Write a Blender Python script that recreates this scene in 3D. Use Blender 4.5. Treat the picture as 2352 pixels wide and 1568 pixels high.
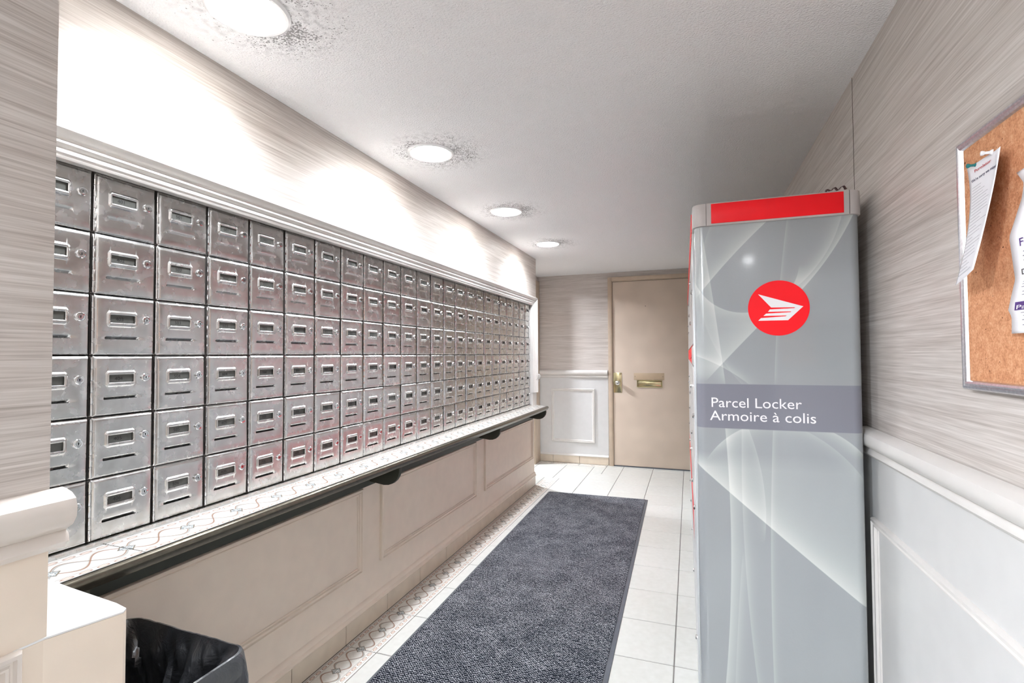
import bpy, bmesh, math, random
from mathutils import Vector, Matrix, noise
random.seed(7)
for o in list(bpy.data.objects): bpy.data.objects.remove(o, do_unlink=True)
SC = bpy.context.scene
COL = SC.collection

# ------------------------------------------------------------------ camera
YAW, PITCH, ROLL, FPX, EYE = .34095, .02701, -.0050, 1148.98, 1.25
cf = Vector((-math.sin(YAW)*math.cos(PITCH), math.cos(YAW)*math.cos(PITCH), math.sin(PITCH)))
cr = Vector((math.cos(YAW), math.sin(YAW), 0)); cu = cr.cross(cf)
cr2 = cr*math.cos(ROLL) + cu*math.sin(ROLL); cu2 = cu*math.cos(ROLL) - cr*math.sin(ROLL)
cam = bpy.data.cameras.new('camera'); cam.sensor_width = 36; cam.lens = 36*FPX/2352
cam.clip_start = .02
camo = bpy.data.objects.new('camera', cam); COL.objects.link(camo)
camo.matrix_world = Matrix(((cr2.x, cu2.x, -cf.x, 0), (cr2.y, cu2.y, -cf.y, 0), (cr2.z, cu2.z, -cf.z, EYE), (0, 0, 0, 1)))
SC.camera = camo

# ------------------------------------------------------------------ world, exposure
w = bpy.data.worlds.new('world'); SC.world = w; w.use_nodes = True
w.node_tree.nodes['Background'].inputs[0].default_value = (.88, .95, 1.04, 1)
w.node_tree.nodes['Background'].inputs[1].default_value = 2.1
SC.view_settings.view_transform = 'Standard'; SC.view_settings.look = 'None'
SC.view_settings.exposure = 2.82; SC.view_settings.gamma = 1
SC.view_settings.use_curve_mapping = False
SC.cycles.max_bounces = 6; SC.cycles.diffuse_bounces = 4; SC.cycles.glossy_bounces = 3
SC.cycles.adaptive_threshold = .025; SC.cycles.caustics_reflective = False; SC.cycles.caustics_refractive = False
SPOT_W, AREA_W, LOBBY_W = 3.2, 1.35, .9
LAMP_COL = (.915, .98, 1.07)

# ------------------------------------------------------------------ main dimensions
CEIL = 2.18
XW = -1.425            # face of mailboxes and lower left wall
XU = -1.398            # upper left wall
YB = 5.72              # back wall
XR = .53               # right wall
XP, YP = -1.03, .545   # pier
YE = 4.64              # end of the mailbox wall
BP, BQ = .1604, .1569  # mailbox pitch
BY0, BZM = .834, 1.254
SH = .773              # shelf top
TL = .3141             # floor tile
LIGHTS = [(-1.108, 1.01), (-1.108, 2.02), (-1.108, 3.02), (-1.108, 4.03)]
LOBBY = [(.47, -1.93), (1.17, -1.93)]

# ------------------------------------------------------------------ node helpers
def srgb(r, g, b):
    f = lambda c: c/12.92 if c <= .04045 else ((c+.055)/1.055)**2.4
    return (f(r/255), f(g/255), f(b/255), 1)
class NT:
    def __init__(s, name):
        s.m = bpy.data.materials.new(name); s.m.use_nodes = True
        s.t = s.m.node_tree; s.b = s.t.nodes['Principled BSDF']
    def n(s, typ, **kw):
        x = s.t.nodes.new(typ)
        for k, v in kw.items(): setattr(x, k, v)
        return x
    def link(s, a, b): s.t.links.new(a, b)
    def put(s, sock, v):
        if hasattr(v, 'node'): s.t.links.new(v, sock)
        else: sock.default_value = v
    def math(s, op, a, b=0., c=0., clamp=False):
        x = s.n('ShaderNodeMath', operation=op); x.use_clamp = clamp
        s.put(x.inputs[0], a); s.put(x.inputs[1], b); s.put(x.inputs[2], c)
        return x.outputs[0]
    def pos(s): return s.n('ShaderNodeNewGeometry').outputs['Position']
    def obj(s): return s.n('ShaderNodeTexCoord').outputs['Object']
    def uv(s): return s.n('ShaderNodeTexCoord').outputs['UV']
    def sep(s, v):
        x = s.n('ShaderNodeSeparateXYZ'); s.link(v, x.inputs[0]); return x.outputs
    def mapping(s, v, scale=(1, 1, 1), rot=(0, 0, 0), loc=(0, 0, 0)):
        x = s.n('ShaderNodeMapping'); s.link(v, x.inputs[0])
        x.inputs['Scale'].default_value = scale; x.inputs['Rotation'].default_value = rot; x.inputs['Location'].default_value = loc
        return x.outputs[0]
    def noise(s, v, scale, detail=2, rough=.5, dist=0.):
        x = s.n('ShaderNodeTexNoise'); s.link(v, x.inputs['Vector'])
        x.inputs['Scale'].default_value = scale; x.inputs['Detail'].default_value = detail
        x.inputs['Roughness'].default_value = rough; x.inputs['Distortion'].default_value = dist
        return x.outputs['Fac']
    def ramp(s, f, stops):
        x = s.n('ShaderNodeValToRGB'); s.link(f, x.inputs[0]); e = x.color_ramp.elements
        while len(e) < len(stops): e.new(.5)
        for i, (p, c) in enumerate(stops): e[i].position = p; e[i].color = c if len(c) == 4 else (*c, 1)
        return x.outputs[0]
    def mapr(s, f, a, b, c=0., d=1., smooth=False):
        x = s.n('ShaderNodeMapRange'); s.put(x.inputs[0], f)
        if smooth: x.interpolation_type = 'SMOOTHSTEP'
        for i, v in enumerate((a, b, c, d)): s.put(x.inputs[i+1], v)
        return x.outputs[0]
    def mix(s, f, a, b, blend='MIX'):
        x = s.n('ShaderNodeMix', data_type='RGBA', blend_type=blend)
        s.put(x.inputs[0], f); s.put(x.inputs[6], a); s.put(x.inputs[7], b)
        return x.outputs[2]
    def bump(s, h, strength=.3, dist=.01, normal=None):
        x = s.n('ShaderNodeBump'); s.put(x.inputs['Height'], h)
        x.inputs['Strength'].default_value = strength; x.inputs['Distance'].default_value = dist
        if normal: s.link(normal, x.inputs['Normal'])
        return x.outputs[0]
    def set(s, color=None, rough=None, metal=None, normal=None, spec=None, coat=None, emit=None, emitc=None):
        b = s.b.inputs
        if color is not None: s.put(b['Base Color'], color)
        if rough is not None: s.put(b['Roughness'], rough)
        if metal is not None: s.put(b['Metallic'], metal)
        if spec is not None: s.put(b['Specular IOR Level'], spec)
        if coat is not None: s.put(b['Coat Weight'], coat); b['Coat Roughness'].default_value = .08
        if normal is not None: s.link(normal, b['Normal'])
        if emit is not None:
            b['Emission Strength'].default_value = emit; b['Emission Color'].default_value = emitc or (1, 1, 1, 1)
        return s.m
M = {}
def plain(key, c, rough=.5, metal=0., var=.04, bump=.0, spec=.5, coat=None, scale=14):
    t = NT(key); f = t.noise(t.pos(), scale, 1, .6)
    lo = tuple(max(0, x*(1-var)) for x in c[:3]); hi = tuple(min(1, x*(1+var)) for x in c[:3])
    col = t.ramp(f, [(.3, lo), (.7, hi)])
    nrm = t.bump(t.noise(t.pos(), 260, 1), bump, .002) if bump >= .05 else None
    M[key] = t.set(col, rough, metal, nrm, spec, coat); return M[key]

def wallpaper():
    t = NT('wallpaper'); p = t.pos()
    a = t.noise(t.mapping(p, (2.6, 2.6, 190)), 1, 1, .6)
    b = t.noise(t.mapping(p, (9, 9, 480)), 1, 1, .6)
    c = t.noise(t.mapping(p, (.7, .7, 26)), 1, 1, .5)
    f = t.math('ADD', t.math('MULTIPLY', a, .42), t.math('ADD', t.math('MULTIPLY', b, .38), t.math('MULTIPLY', c, .2)))
    col = t.ramp(f, [(.32, srgb(170, 160, 152)), (.50, srgb(201, 193, 186)), (.68, srgb(222, 216, 210))])
    M['wallpaper'] = t.set(col, t.mapr(b, .3, .7, .38, .55), 0, None, .6)
wallpaper()
def ceilmat():
    t = NT('ceiling_stucco'); p = t.pos(); x = t.sep(p)
    h = t.math('MULTIPLY', t.noise(p, 150, 1, .6), 1.5)
    # soot specks in a ragged ring round each lamp
    mask = None
    for i, (lx, ly) in enumerate(LIGHTS):
        dx = t.math('SUBTRACT', x[0], lx+.03); dy = t.math('SUBTRACT', x[1], ly+.01)
        d = t.math('SQRT', t.math('ADD', t.math('MULTIPLY', dx, dx), t.math('MULTIPLY', dy, dy)))
        m = t.mapr(d, .10, .27, 1, 0)
        mask = m if mask is None else t.math('MAXIMUM', mask, m)
    lobes = t.noise(p, 9, 1, .5)
    thr = t.math('SUBTRACT', .80, t.math('MULTIPLY', mask, t.mapr(lobes, .35, .7, .14, .40)))
    sp = t.noise(p, 170, 1, .5)
    s2 = t.noise(p, 45, 1, .6)
    spk = t.mapr(t.math('SUBTRACT', sp, thr), 0, .03)
    soot = t.math('MULTIPLY', t.math('MULTIPLY', mask, t.mapr(s2, .45, .75)), .35)
    base = srgb(246, 246, 246)
    dirt = t.math('MAXIMUM', t.math('MULTIPLY', spk, .62), soot, clamp=True)
    col = t.mix(dirt, base, srgb(60, 55, 50))
    M['ceiling'] = t.set(col, .85, 0, t.bump(h, .6, .006), .2)
ceilmat()
def steel():
    t = NT('brushed_steel'); p = t.pos()
    wav = t.noise(p, 9, 1, .4)
    mott = t.noise(p, 30, 2, .6)
    col = t.ramp(mott, [(.3, srgb(196, 194, 191)), (.7, srgb(212, 211, 209))])
    rg = t.mapr(mott, .3, .7, .24, .29)
    n = t.bump(wav, .06, .012)
    M['steel'] = t.set(col, rg, 1, n)
steel()
plain('chrome', srgb(222, 222, 222), .12, 1, .03)
plain('dark_steel', srgb(118, 113, 109), .45, .8, .1)
plain('black', srgb(16, 15, 15), .6)
plain('plate', srgb(84, 84, 80), .2, 0, .1, spec=.4, scale=60)
plain('ink', srgb(6, 6, 7), .6)
plain('trim_cream', srgb(216, 207, 198), .32, 0, .03, .03)
plain('panel_cream', srgb(231, 216, 199), .40, 0, .025, .02)
plain('panel_white', srgb(210, 209, 207), .38, 0, .02, .02)
plain('ledge_white', srgb(226, 226, 225), .4, 0, .015, .02)
plain('trim_white', srgb(219, 215, 210), .3, 0, .02, .02)
plain('door_tan', srgb(212, 195, 178), .5, 0, .06, .03, scale=4)
plain('frame_tan', srgb(200, 181, 160), .42, 0, .05, .02)
plain('brass', srgb(214, 202, 160), .2, 1, .06)
plain('slot_plate', srgb(196, 174, 146), .4, 0, .03)
plain('nosing', srgb(104, 98, 86), .24, .75, .12, .03, scale=60)
plain('dark_green', srgb(52, 54, 43), .5, 0, .1, .02)
plain('grout', srgb(112, 106, 102), .8, 0, .1)
plain('base_tile', srgb(212, 199, 180), .25, 0, .05, .01)
plain('rubber', srgb(86, 89, 95), .55, 0, .08, .1)
plain('locker_grey', srgb(208, 210, 211), .28, 0, .02, coat=.3)
plain('locker_cap', srgb(190, 184, 182), .4, 0, .03, .05)
plain('red', srgb(250, 24, 36), .38, 0, .02, spec=.3)
plain('white_vinyl', srgb(238, 236, 238), .35, 0, .01)
plain('lobby_wall', srgb(104, 92, 82), .6, 0, .03)  # unseen surfaces, toned dark to limit bounced light
plain('lobby_floor', srgb(120, 110, 102), .3, 0, .03)
plain('bin_grey', srgb(62, 64, 66), .4, 0, .1)
plain('paper', srgb(242, 241, 244), .7, 0, .02)
plain('pin_teal', srgb(14, 112, 112), .15, 0, .1, coat=.5)
plain('pin_white', srgb(240, 240, 240), .2, 0, .02, coat=.5)
plain('ink_blue', srgb(62, 60, 92), .6); plain('ink_red', srgb(196, 62, 66), .6)
plain('ink_purple', srgb(84, 54, 122), .6); plain('ink_grey', srgb(120, 120, 132), .6)
plain('ribbon', srgb(82, 44, 44), .6, 0, .2)
plain('taupe_gap', srgb(96, 84, 74), .7)
def alu():
    t = NT('aluminium'); p = t.pos()
    f = t.noise(t.mapping(p, (8, 8, 8)), 20, 3)
    M['alu'] = t.set(t.ramp(f, [(.3, srgb(196, 196, 200)), (.7, srgb(222, 222, 226))]), .3, 1)
alu()
def tilemat():
    t = NT('floor_tile'); p = t.pos()
    r = t.n('ShaderNodeObjectInfo').outputs['Random']
    f = t.noise(p, 30, 1, .65); g = t.noise(p, 2.2, 1)
    col = t.ramp(t.math('ADD', t.math('MULTIPLY', f, .5), t.math('MULTIPLY', g, .5)), [(.35, srgb(196, 196, 190)), (.65, srgb(206, 206, 201))])
    col = t.mix(t.math('MULTIPLY', r, .12), col, srgb(198, 192, 180))
    M['tile'] = t.set(col, .3, 0, None, .5)
tilemat()
def decor():
    t = NT('decor_tile'); x = t.sep(t.uv()); u, v = x[0], x[1]
    vc = t.math('SUBTRACT', v, .5)
    s = t.math('MULTIPLY', t.math('SINE', t.math('MULTIPLY', u, 4*math.pi)), .24)
    def line(off, sign, wd):
        d = t.math('ABSOLUTE', t.math('SUBTRACT', vc, t.math('ADD', t.math('MULTIPLY', s, sign), off)))
        return t.mapr(d, wd*.6, wd, 1, 0)
    nz = t.noise(t.mapping(t.pos(), (1, 1, 1)), 90, 3)
    bg = t.ramp(nz, [(.3, srgb(218, 215, 208)), (.7, srgb(230, 228, 222))])
    c = t.mix(t.math('MULTIPLY', line(.035, -1, .030), .75), bg, srgb(150, 150, 144))
    c = t.mix(t.math('MULTIPLY', line(0, 1, .026), .85), c, srgb(150, 108, 84))
    c = t.mix(t.math('MULTIPLY', line(-.035, 1, .02), .5), c, srgb(170, 168, 160))
    c = t.mix(t.math('MULTIPLY', line(0, -1, .016), .9), c, srgb(150, 118, 98))
    # little diamonds where the bands cross
    fu = t.math('SUBTRACT', t.math('FRACT', t.math('ADD', t.math('MULTIPLY', u, 2), .5)), .5)
    dd = t.math('ADD', t.math('ABSOLUTE', t.math('MULTIPLY', fu, 1.15)), t.math('ABSOLUTE', vc))
    c = t.mix(t.mapr(dd, .165, .155, 0, 1), c, srgb(132, 122, 110))
    sc = t.noise(t.mapping(t.uv(), (60, 24, 1)), 1, 1)
    c = t.mix(t.mapr(dd, .135, .125, 0, 1), c, t.ramp(sc, [(.46, srgb(222, 223, 219)), (.52, srgb(142, 150, 152))]))
    # chain borders
    for side in (-1, 1):
        e = t.math('SUBTRACT', t.math('MULTIPLY', vc, side), .385)
        ae = t.math('ABSOLUTE', e)
        cu_ = t.math('SUBTRACT', t.math('FRACT', t.math('MULTIPLY', u, 9)), .5)
        el = t.math('SQRT', t.math('ADD', t.math('POWER', t.math('MULTIPLY', cu_, .11), 2), t.math('POWER', e, 2)))
        ring = t.math('ABSOLUTE', t.math('SUBTRACT', el, .036))
        c = t.mix(t.mapr(el, .038, .034, 0, .6), c, srgb(216, 184, 166))
        c = t.mix(t.mapr(ring, .004, .010, .75, 0), c, srgb(150, 112, 96))
        c = t.mix(t.mapr(t.math('ABSOLUTE', t.math('SUBTRACT', ae, .062)), .005, .010, .8, 0), c, srgb(142, 134, 128))
    M['decor'] = t.set(c, .2, 0, None, .5)
decor()
def matmat():
    t = NT('mat_pile'); p = t.obj(); x = t.sep(p)
    zig = t.math('MULTIPLY', t.math('PINGPONG', t.math('MULTIPLY', x[0], 1.), .006), .9)
    warp = t.math('MULTIPLY', t.noise(p, 90, 2), .016)
    yy = t.math('ADD', t.math('ADD', x[1], zig), warp)
    st = t.math('SINE', t.math('MULTIPLY', yy, 2*math.pi/.011))
    sp = t.noise(p, 330, 2, .6)
    big = t.noise(p, 7, 4, .65)
    f = t.math('ADD', t.math('MULTIPLY', st, .17), t.math('ADD', t.math('MULTIPLY', sp, 1.0), t.math('MULTIPLY', big, .22)))
    col = t.ramp(f, [(.58, srgb(20, 23, 31)), (.685, srgb(36, 40, 52)), (.735, srgb(132, 134, 142)), (.85, srgb(196, 196, 199))])
    M['pile'] = t.set(col, .95, 0, t.bump(f, .3, .003), .1)
matmat()
def cork():
    t = NT('cork'); p = t.pos()
    a = t.noise(p, 260, 3, .7); b = t.noise(p, 60, 3, .6); c = t.noise(p, 420, 1)
    f = t.math('ADD', t.math('MULTIPLY', a, .6), t.math('MULTIPLY', b, .4))
    col = t.ramp(f, [(.30, srgb(170, 112, 78)), (.5, srgb(212, 152, 112)), (.68, srgb(230, 182, 145))])
    col = t.mix(t.mapr(t.noise(p, 110, 2), .70, .74), col, srgb(112, 66, 42))
    M['cork'] = t.set(col, .9, 0, t.bump(a, .4, .002), .2)
cork()
def bagmat():
    t = NT('bin_liner'); p = t.obj()
    v = t.n('ShaderNodeTexVoronoi'); t.link(t.mapping(p, (1, 1, .6), (0, .4, .5)), v.inputs['Vector']); v.inputs['Scale'].default_value = 22
    a = t.noise(p, 14, 4, .6, 1.2); h = t.math('ADD', t.math('MULTIPLY', v.outputs['Distance'], .7), a)
    M['liner'] = t.set(srgb(48, 50, 54), .3, 0, t.bump(h, .3, .02), .9, .6)
bagmat()
def lens():
    t = NT('lamp_lens'); M['lens'] = t.set((1, 1, 1, 1), .4, 0, emit=9, emitc=(1, .98, .96, 1)); t.m.cycles.emission_sampling = 'NONE'
lens()

# ------------------------------------------------------------------ mesh helpers
class MB:
    def __init__(s): s.v = []; s.f = []
    def add(s, vs, fs):
        k = len(s.v); s.v += [tuple(x) for x in vs]; s.f += [tuple(i+k for i in f) for f in fs]
    def box(s, a, b):
        (x0, y0, z0), (x1, y1, z1) = a, b
        s.add([(x0, y0, z0), (x1, y0, z0), (x1, y1, z0), (x0, y1, z0), (x0, y0, z1), (x1, y0, z1), (x1, y1, z1), (x0, y1, z1)],
              [(3, 2, 1, 0), (4, 5, 6, 7), (0, 1, 5, 4), (1, 2, 6, 5), (2, 3, 7, 6), (3, 0, 4, 7)]); return s
    def prism(s, poly, z0, z1):
        n = len(poly)
        s.add([(x, y, z0) for x, y in poly]+[(x, y, z1) for x, y in poly],
              [tuple(range(n-1, -1, -1)), tuple(range(n, 2*n))]+[(i, (i+1) % n, n+(i+1) % n, n+i) for i in range(n)]); return s
    def extr(s, pts, d):            # closed planar loop of 3d points swept by vector d
        n = len(pts); d = Vector(d); a = [Vector(p) for p in pts]
        s.add(a+[p+d for p in a], [tuple(range(n-1, -1, -1)), tuple(range(n, 2*n))]+[(i, (i+1) % n, n+(i+1) % n, n+i) for i in range(n)]); return s
    def lathe(s, prof, o, ax, seg=24):      # prof = [(radius, along)]
        ax = Vector(ax).normalized(); a = ax.orthogonal().normalized(); b = ax.cross(a); o = Vector(o)
        vs = []; fs = []; n = len(prof)
        for i in range(seg):
            c, q = math.cos(2*math.pi*i/seg), math.sin(2*math.pi*i/seg)
            for r, h in prof: vs.append(o+ax*h+(a*c+b*q)*r)
        for i in range(seg):
            j = (i+1) % seg
            for k in range(n-1): fs.append((i*n+k, j*n+k, j*n+k+1, i*n+k+1))
        s.add(vs, fs); return s
    def loops(s, rows, closed=True):  # connect rows of points
        n = len(rows[0]); vs = [p for r in rows for p in r]; fs = []
        for i in range(len(rows)-1):
            for k in range(n if closed else n-1):
                j = (k+1) % n; fs.append((i*n+k, i*n+j, (i+1)*n+j, (i+1)*n+k))
        s.add(vs, fs); return s
    def mesh(s, name, bevel=0., smooth=False, seg=2, ang=35):
        me = bpy.data.meshes.new(name); me.from_pydata(s.v, [], s.f); me.validate()
        bm = bmesh.new(); bm.from_mesh(me)
        bmesh.ops.recalc_face_normals(bm, faces=bm.faces)
        if bevel:
            es = [e for e in bm.edges if e.is_manifold and e.calc_face_angle(0) > math.radians(30)]
            bmesh.ops.bevel(bm, geom=es, offset=bevel, segments=seg, affect='EDGES', profile=.5, clamp_overlap=True)
        if smooth or bevel:
            for f in bm.faces: f.smooth = True
            for e in bm.edges: e.smooth = not (e.is_manifold and e.calc_face_angle(0) > math.radians(ang))
        bm.to_mesh(me); bm.free(); return me
def link(name, me, mat, parent=None, loc=None, rot=None):
    o = bpy.data.objects.new(name, me); COL.objects.link(o)
    if me and mat and not me.materials: me.materials.append(M[mat])
    if parent: o.parent = parent
    if loc: o.location = loc
    if rot: o.rotation_euler = rot
    return o
def build(name, mb, mat, parent=None, bevel=0., smooth=False, loc=None, rot=None, seg=2):
    return link(name, mb.mesh(name, bevel, smooth, seg), mat, parent, loc, rot)
def tag(o, label, cat, group=None):
    o['label'] = label; o['category'] = cat
    if group: o['group'] = group
    return o
def thing(name, label, cat, loc=(0, 0, 0), rotz=0, group=None):
    o = bpy.data.objects.new(name, None); COL.objects.link(o); o.location = loc; o.rotation_euler = (0, 0, rotz)
    o.empty_display_size = .05
    return tag(o, label, cat, group)
def struct(name, mb, mat, bevel=0., smooth=False, parent=None):
    o = build(name, mb, mat, parent, bevel, smooth)
    if not parent: o['kind'] = 'structure'
    return o
def rect_frame(o, U, V, N, u0, u1, v0, v1, prof):   # prof = [(inset, proud)]
    o, U, V, N = map(Vector, (o, U, V, N)); mb = MB(); rows = []
    for w_, h in prof:
        rows.append([o+U*a+V*b+N*h for a, b in ((u0+w_, v0+w_), (u1-w_, v0+w_), (u1-w_, v1-w_), (u0+w_, v1-w_))])
    mb.loops(rows); return mb
def text_mesh(s, size, depth=.0004, align='LEFT'):
    c = bpy.data.curves.new('text', 'FONT'); c.body = s; c.size = size; c.extrude = depth; c.align_x = align; c.resolution_u = 3
    o = bpy.data.objects.new('text', c); COL.objects.link(o)
    dg = bpy.context.evaluated_depsgraph_get()
    me = bpy.data.meshes.new_from_object(o.evaluated_get(dg)); bpy.data.objects.remove(o); return me
def text(name, s, size, mat, o, U, V, parent=None, align='LEFT', sx=1., depth=.0004):
    me = text_mesh(s, size, depth, align); U, V = Vector(U).normalized(), Vector(V).normalized(); N = U.cross(V)
    mt = Matrix(((U.x*sx, V.x, N.x, o[0]), (U.y*sx, V.y, N.y, o[1]), (U.z*sx, V.z, N.z, o[2]), (0, 0, 0, 1)))
    me.transform(mt); me.name = name
    me.materials.clear()
    return link(name, me, mat, parent)

# ================================================================== STRUCTURE
FRAME_P = [(0, 0), (0, .009), (.003, .014), (.009, .015), (.012, .009), (.015, .009), (.018, .012), (.022, .011), (.025, .004), (.029, .004), (.031, 0)]
# floor slab with grout colour, tiles on top
fl = struct('floor', MB().box((-1.9, -.2, -.06), (XR+.1, YB+.1, -.0025)), 'grout')
lf = struct('floor_lobby', MB().box((-3.2, -4.6, -.06), (3.2, -.2, 0)), 'lobby_floor')
X0, Y0 = -.0757, 5.281
tile_cache = {}
def tile(x0, x1, y0, y1, mat, parent, z1=0., g=.0022, uv=None):
    a, b = round(x1-x0-2*g, 4), round(y1-y0-2*g, 4)
    if a < .01 or b < .01: return
    k = (a, b, mat, uv)
    if k not in tile_cache:
        me = MB().box((-a/2, -b/2, -.008), (a/2, b/2, 0)).mesh('tile', .0015, seg=1)
        if uv:
            ul = me.uv_layers.new(name='UV')
            for l in me.loops:
                c = me.vertices[l.vertex_index].co; ul.data[l.index].uv = (c.y/b+.5, c.x/a+.5)
        tile_cache[k] = me
    return link('tile', tile_cache[k], mat, parent, ((x0+x1)/2, (y0+y1)/2, z1))
XS = -1.262      # outer edge of the decorated border
cols = [X0+TL*k for k in range(-6, 3)]
rows = [Y0+TL*k for k in range(-17, 3)]
for i in range(len(rows)-1):
    y0, y1 = max(rows[i], -.06), min(rows[i+1], YB-.005)
    for j in range(len(cols)-1):
        x0, x1 = cols[j], min(cols[j+1], XR-.002)
        far = y0 > YE+.05
        if far and y1 > YB-.2 and x0 < -.9 < x1: tile(x0, -.889, y0, YB-.115, 'tile', fl); tile(-.889, x1, y0, y1, 'tile', fl); continue
        if far and x1 < -.85:        # narrow decorated strip along the back wall base
            yb = min(y1, YB-.115); tile(max(x0, -1.70), x1, y0, yb, 'tile', fl); continue
        if not far:
            if x1 < XS: continue
            x0 = max(x0, XS)
        tile(x0, x1, y0, y1, 'tile', fl)
    end = YE-.05 < y0 < YE+.05       # the row where the mailbox wall stops
    if .7 < y1 < YE+.4: tile(-1.417, XS, y0, y0+.207 if end else y1, 'decor', fl, uv=1)
    if end: tile(-1.417, XS, y0+.207, y1, 'tile', fl); tile(-1.70, -1.417, y0, y1, 'tile', fl)
for x0, x1 in ((-1.70, -1.517), (-1.517, -1.203), (-1.203, -.889)):
    h_ = (x1-x0)/2
    me = MB().box((-h_+.002, -.054, -.008), (h_-.002, .054, 0)).mesh('tile', .0015, seg=1)
    ul = me.uv_layers.new(name='UV')
    for l in me.loops:
        c = me.vertices[l.vertex_index].co; ul.data[l.index].uv = ((c.x-h_)/TL+1, c.y/.108+.5)
    link('tile', me, 'decor', fl, ((x0+x1)/2, YB-.060, 0))

struct('ceiling', MB().box((-1.9, -.3, CEIL), (XR+.1, YB+.1, CEIL+.1)), 'ceiling')
struct('ceiling_lobby', MB().box((-3.2, -4.6, CEIL), (3.2, -.3, CEIL+.1)), 'ceiling')
# mailbox wall: upper papered part, lower panelled part, end post and back
struct('wall_left_upper', MB().box((-1.75, .1, BZM+3*BQ+.001), (XU, YE, CEIL)), 'wallpaper')
struct('wall_left_lower', MB().box((-1.75, .1, 0), (XW, YE, SH-.03)), 'panel_cream')
struct('wall_left_post', MB().box((-1.75, BY0+23*BP+.001, SH-.03), (XU, YE, BZM+3*BQ+.001)), 'trim_white')
struct('wall_left_back', MB().box((-1.75, .1, SH-.03), (-1.60, BY0+23*BP, BZM+3*BQ)), 'dark_steel')
struct('wall_recess', MB().box((-1.86, 5.53, 0), (-1.70, YB, CEIL)).box((-1.86, YE, 2.09), (-1.70, 5.53, CEIL)).box((-1.86, YE-.1, 0), (-1.75, YE+.03, 2.09)), 'wallpaper')
struct('wall_added_room', MB().box((-3.3, YE-.5, 0), (-3.2, YB+.4, CEIL)).box((-3.2, YB+.3, 0), (-1.86, YB+.4, CEIL)).box((-3.2, YE-.5, 0), (-1.86, YE-.4, CEIL)), 'lobby_wall')  # unseen room, invented to send light through the far doorway
struct('floor_added_room', MB().box((-3.2, YE-.4, -.06), (-1.9, YB+.3, -.001)), 'lobby_floor')
struct('ceiling_added_room', MB().box((-3.2, YE-.4, CEIL), (-1.9, YB+.3, CEIL+.1)), 'ceiling')
t1 = MB().box((-1.88, 5.50, 0), (-1.675, 5.705, 2.07)).box((-1.88, YE, 2.07), (-1.675, 5.705, 2.12))
struct('trim_1', t1, 'frame_tan', .003)
struct('wall_back', MB().box((-1.86, YB, 0), (XR+.1, YB+.15, CEIL)), 'wallpaper')
struct('wall_right', MB().box((XR, .15, 0), (XR+.15, YB, CEIL)), 'wallpaper')
# lobby shell behind the camera, invented for its light, dark to cut bounce
struct('wall_lobby_right', MB().box((3.2, -4.6, 0), (3.35, .3, CEIL)), 'lobby_wall')
struct('wall_lobby_front', MB().box((XR+.15, .15, 0), (3.2, .3, CEIL)), 'lobby_wall')
struct('wall_lobby_side', MB().box((-3.2, .15, 0), (-1.75, .3, CEIL)), 'lobby_wall')
struct('wall_lobby_rear', MB().box((-3.2, -4.75, 0), (3.2, -4.6, CEIL)), 'lobby_wall')
wr = MB()  # unseen glazed side, added to let in fill daylight
wr.box((-3.35, -4.6, CEIL-.12), (-3.2, .15, CEIL)).box((-3.35, -4.6, 0), (-3.2, .15, .12))
for i in range(4): wr.box((-3.35, -3.4+1.17*i, .12), (-3.2, -3.35+1.17*i, CEIL-.12))
struct('added_window_1', wr, 'alu')
# pier beside the camera
PR = 1.0
struct('wall_pier_upper', MB().box((-1.75, -.45, PR-.05), (XP, YP, CEIL)), 'wallpaper')
struct('wall_pier_lower', MB().box((-1.75, -.45, 0), (XP, YP, PR-.05)), 'panel_cream')
RAIL = [(0, 0), (.010, .0), (.014, .006), (.020, .010), (.018, .020), (.012, .026), (.018, .030), (.028, .036), (.036, .048), (.038, .062), (.034, .076), (.024, .084), (.012, .088), (.0, .090)]
def rail(name, a, d, out, sc=1., mat='trim_white'):
    a, d, out = Vector(a), Vector(d), Vector(out); mb = MB()
    mb.extr([a+out*(p*sc)+Vector((0, 0, z*sc)) for p, z in RAIL], d)
    return struct(name, mb, mat, 0, True)
rail('trim_2', (XP, -.45, .925), (0, YP+.45+.018, 0), (1, 0, 0), 1.12, 'trim_cream')
struct('trim_3', rect_frame((XP, 0, 0), (0, 1, 0), (0, 0, 1), (1, 0, 0), -.3, .508, .15, .778, FRAME_P), 'trim_cream', 0, True)
lp = [(XP+.0006, .5), (XP+.0006, .54), (-.996, .645), (-1.004, .655), (-1.042, .662), (-1.2, .675), (-1.42, .698), (-1.42, .5)]
struct('trim_4', MB().prism(lp, 0, .775), 'panel_cream')
struct('trim_5', MB().prism(lp, .7752, .779), 'ledge_white', .0008)

# moulding round the mailboxes: along the top and down the far side
zt, ye = BZM+3*BQ-.004, BY0+23*BP-.004
prof = [(0, -.02), (0, .004), (.006, .008), (.010, .008), (.012, .012), (.020, .013), (.023, .010), (.026, .016), (.032, .021), (.037, .020), (.041, .014), (.046, .016), (.053, .030), (.062, .036), (.070, .034), (.076, .024), (.079, .010), (.080, -.002)]
rows_ = []
for y_, z_ in ((.3, None), (None, None), (None, .895)):
    r = []
    for w_, d_ in prof:
        yy = y_ if y_ is not None else ye+w_
        zz = z_ if z_ is not None else zt+w_
        r.append((XU+d_, yy, zz))
    rows_.append(r)
struct('trim_6', MB().loops(rows_, False), 'trim_white', 0, True)
rail('trim_7', (XU, ye+.045, .985), (0, YE+.022-ye-.045, 0), (1, 0, 0), .95)

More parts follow.
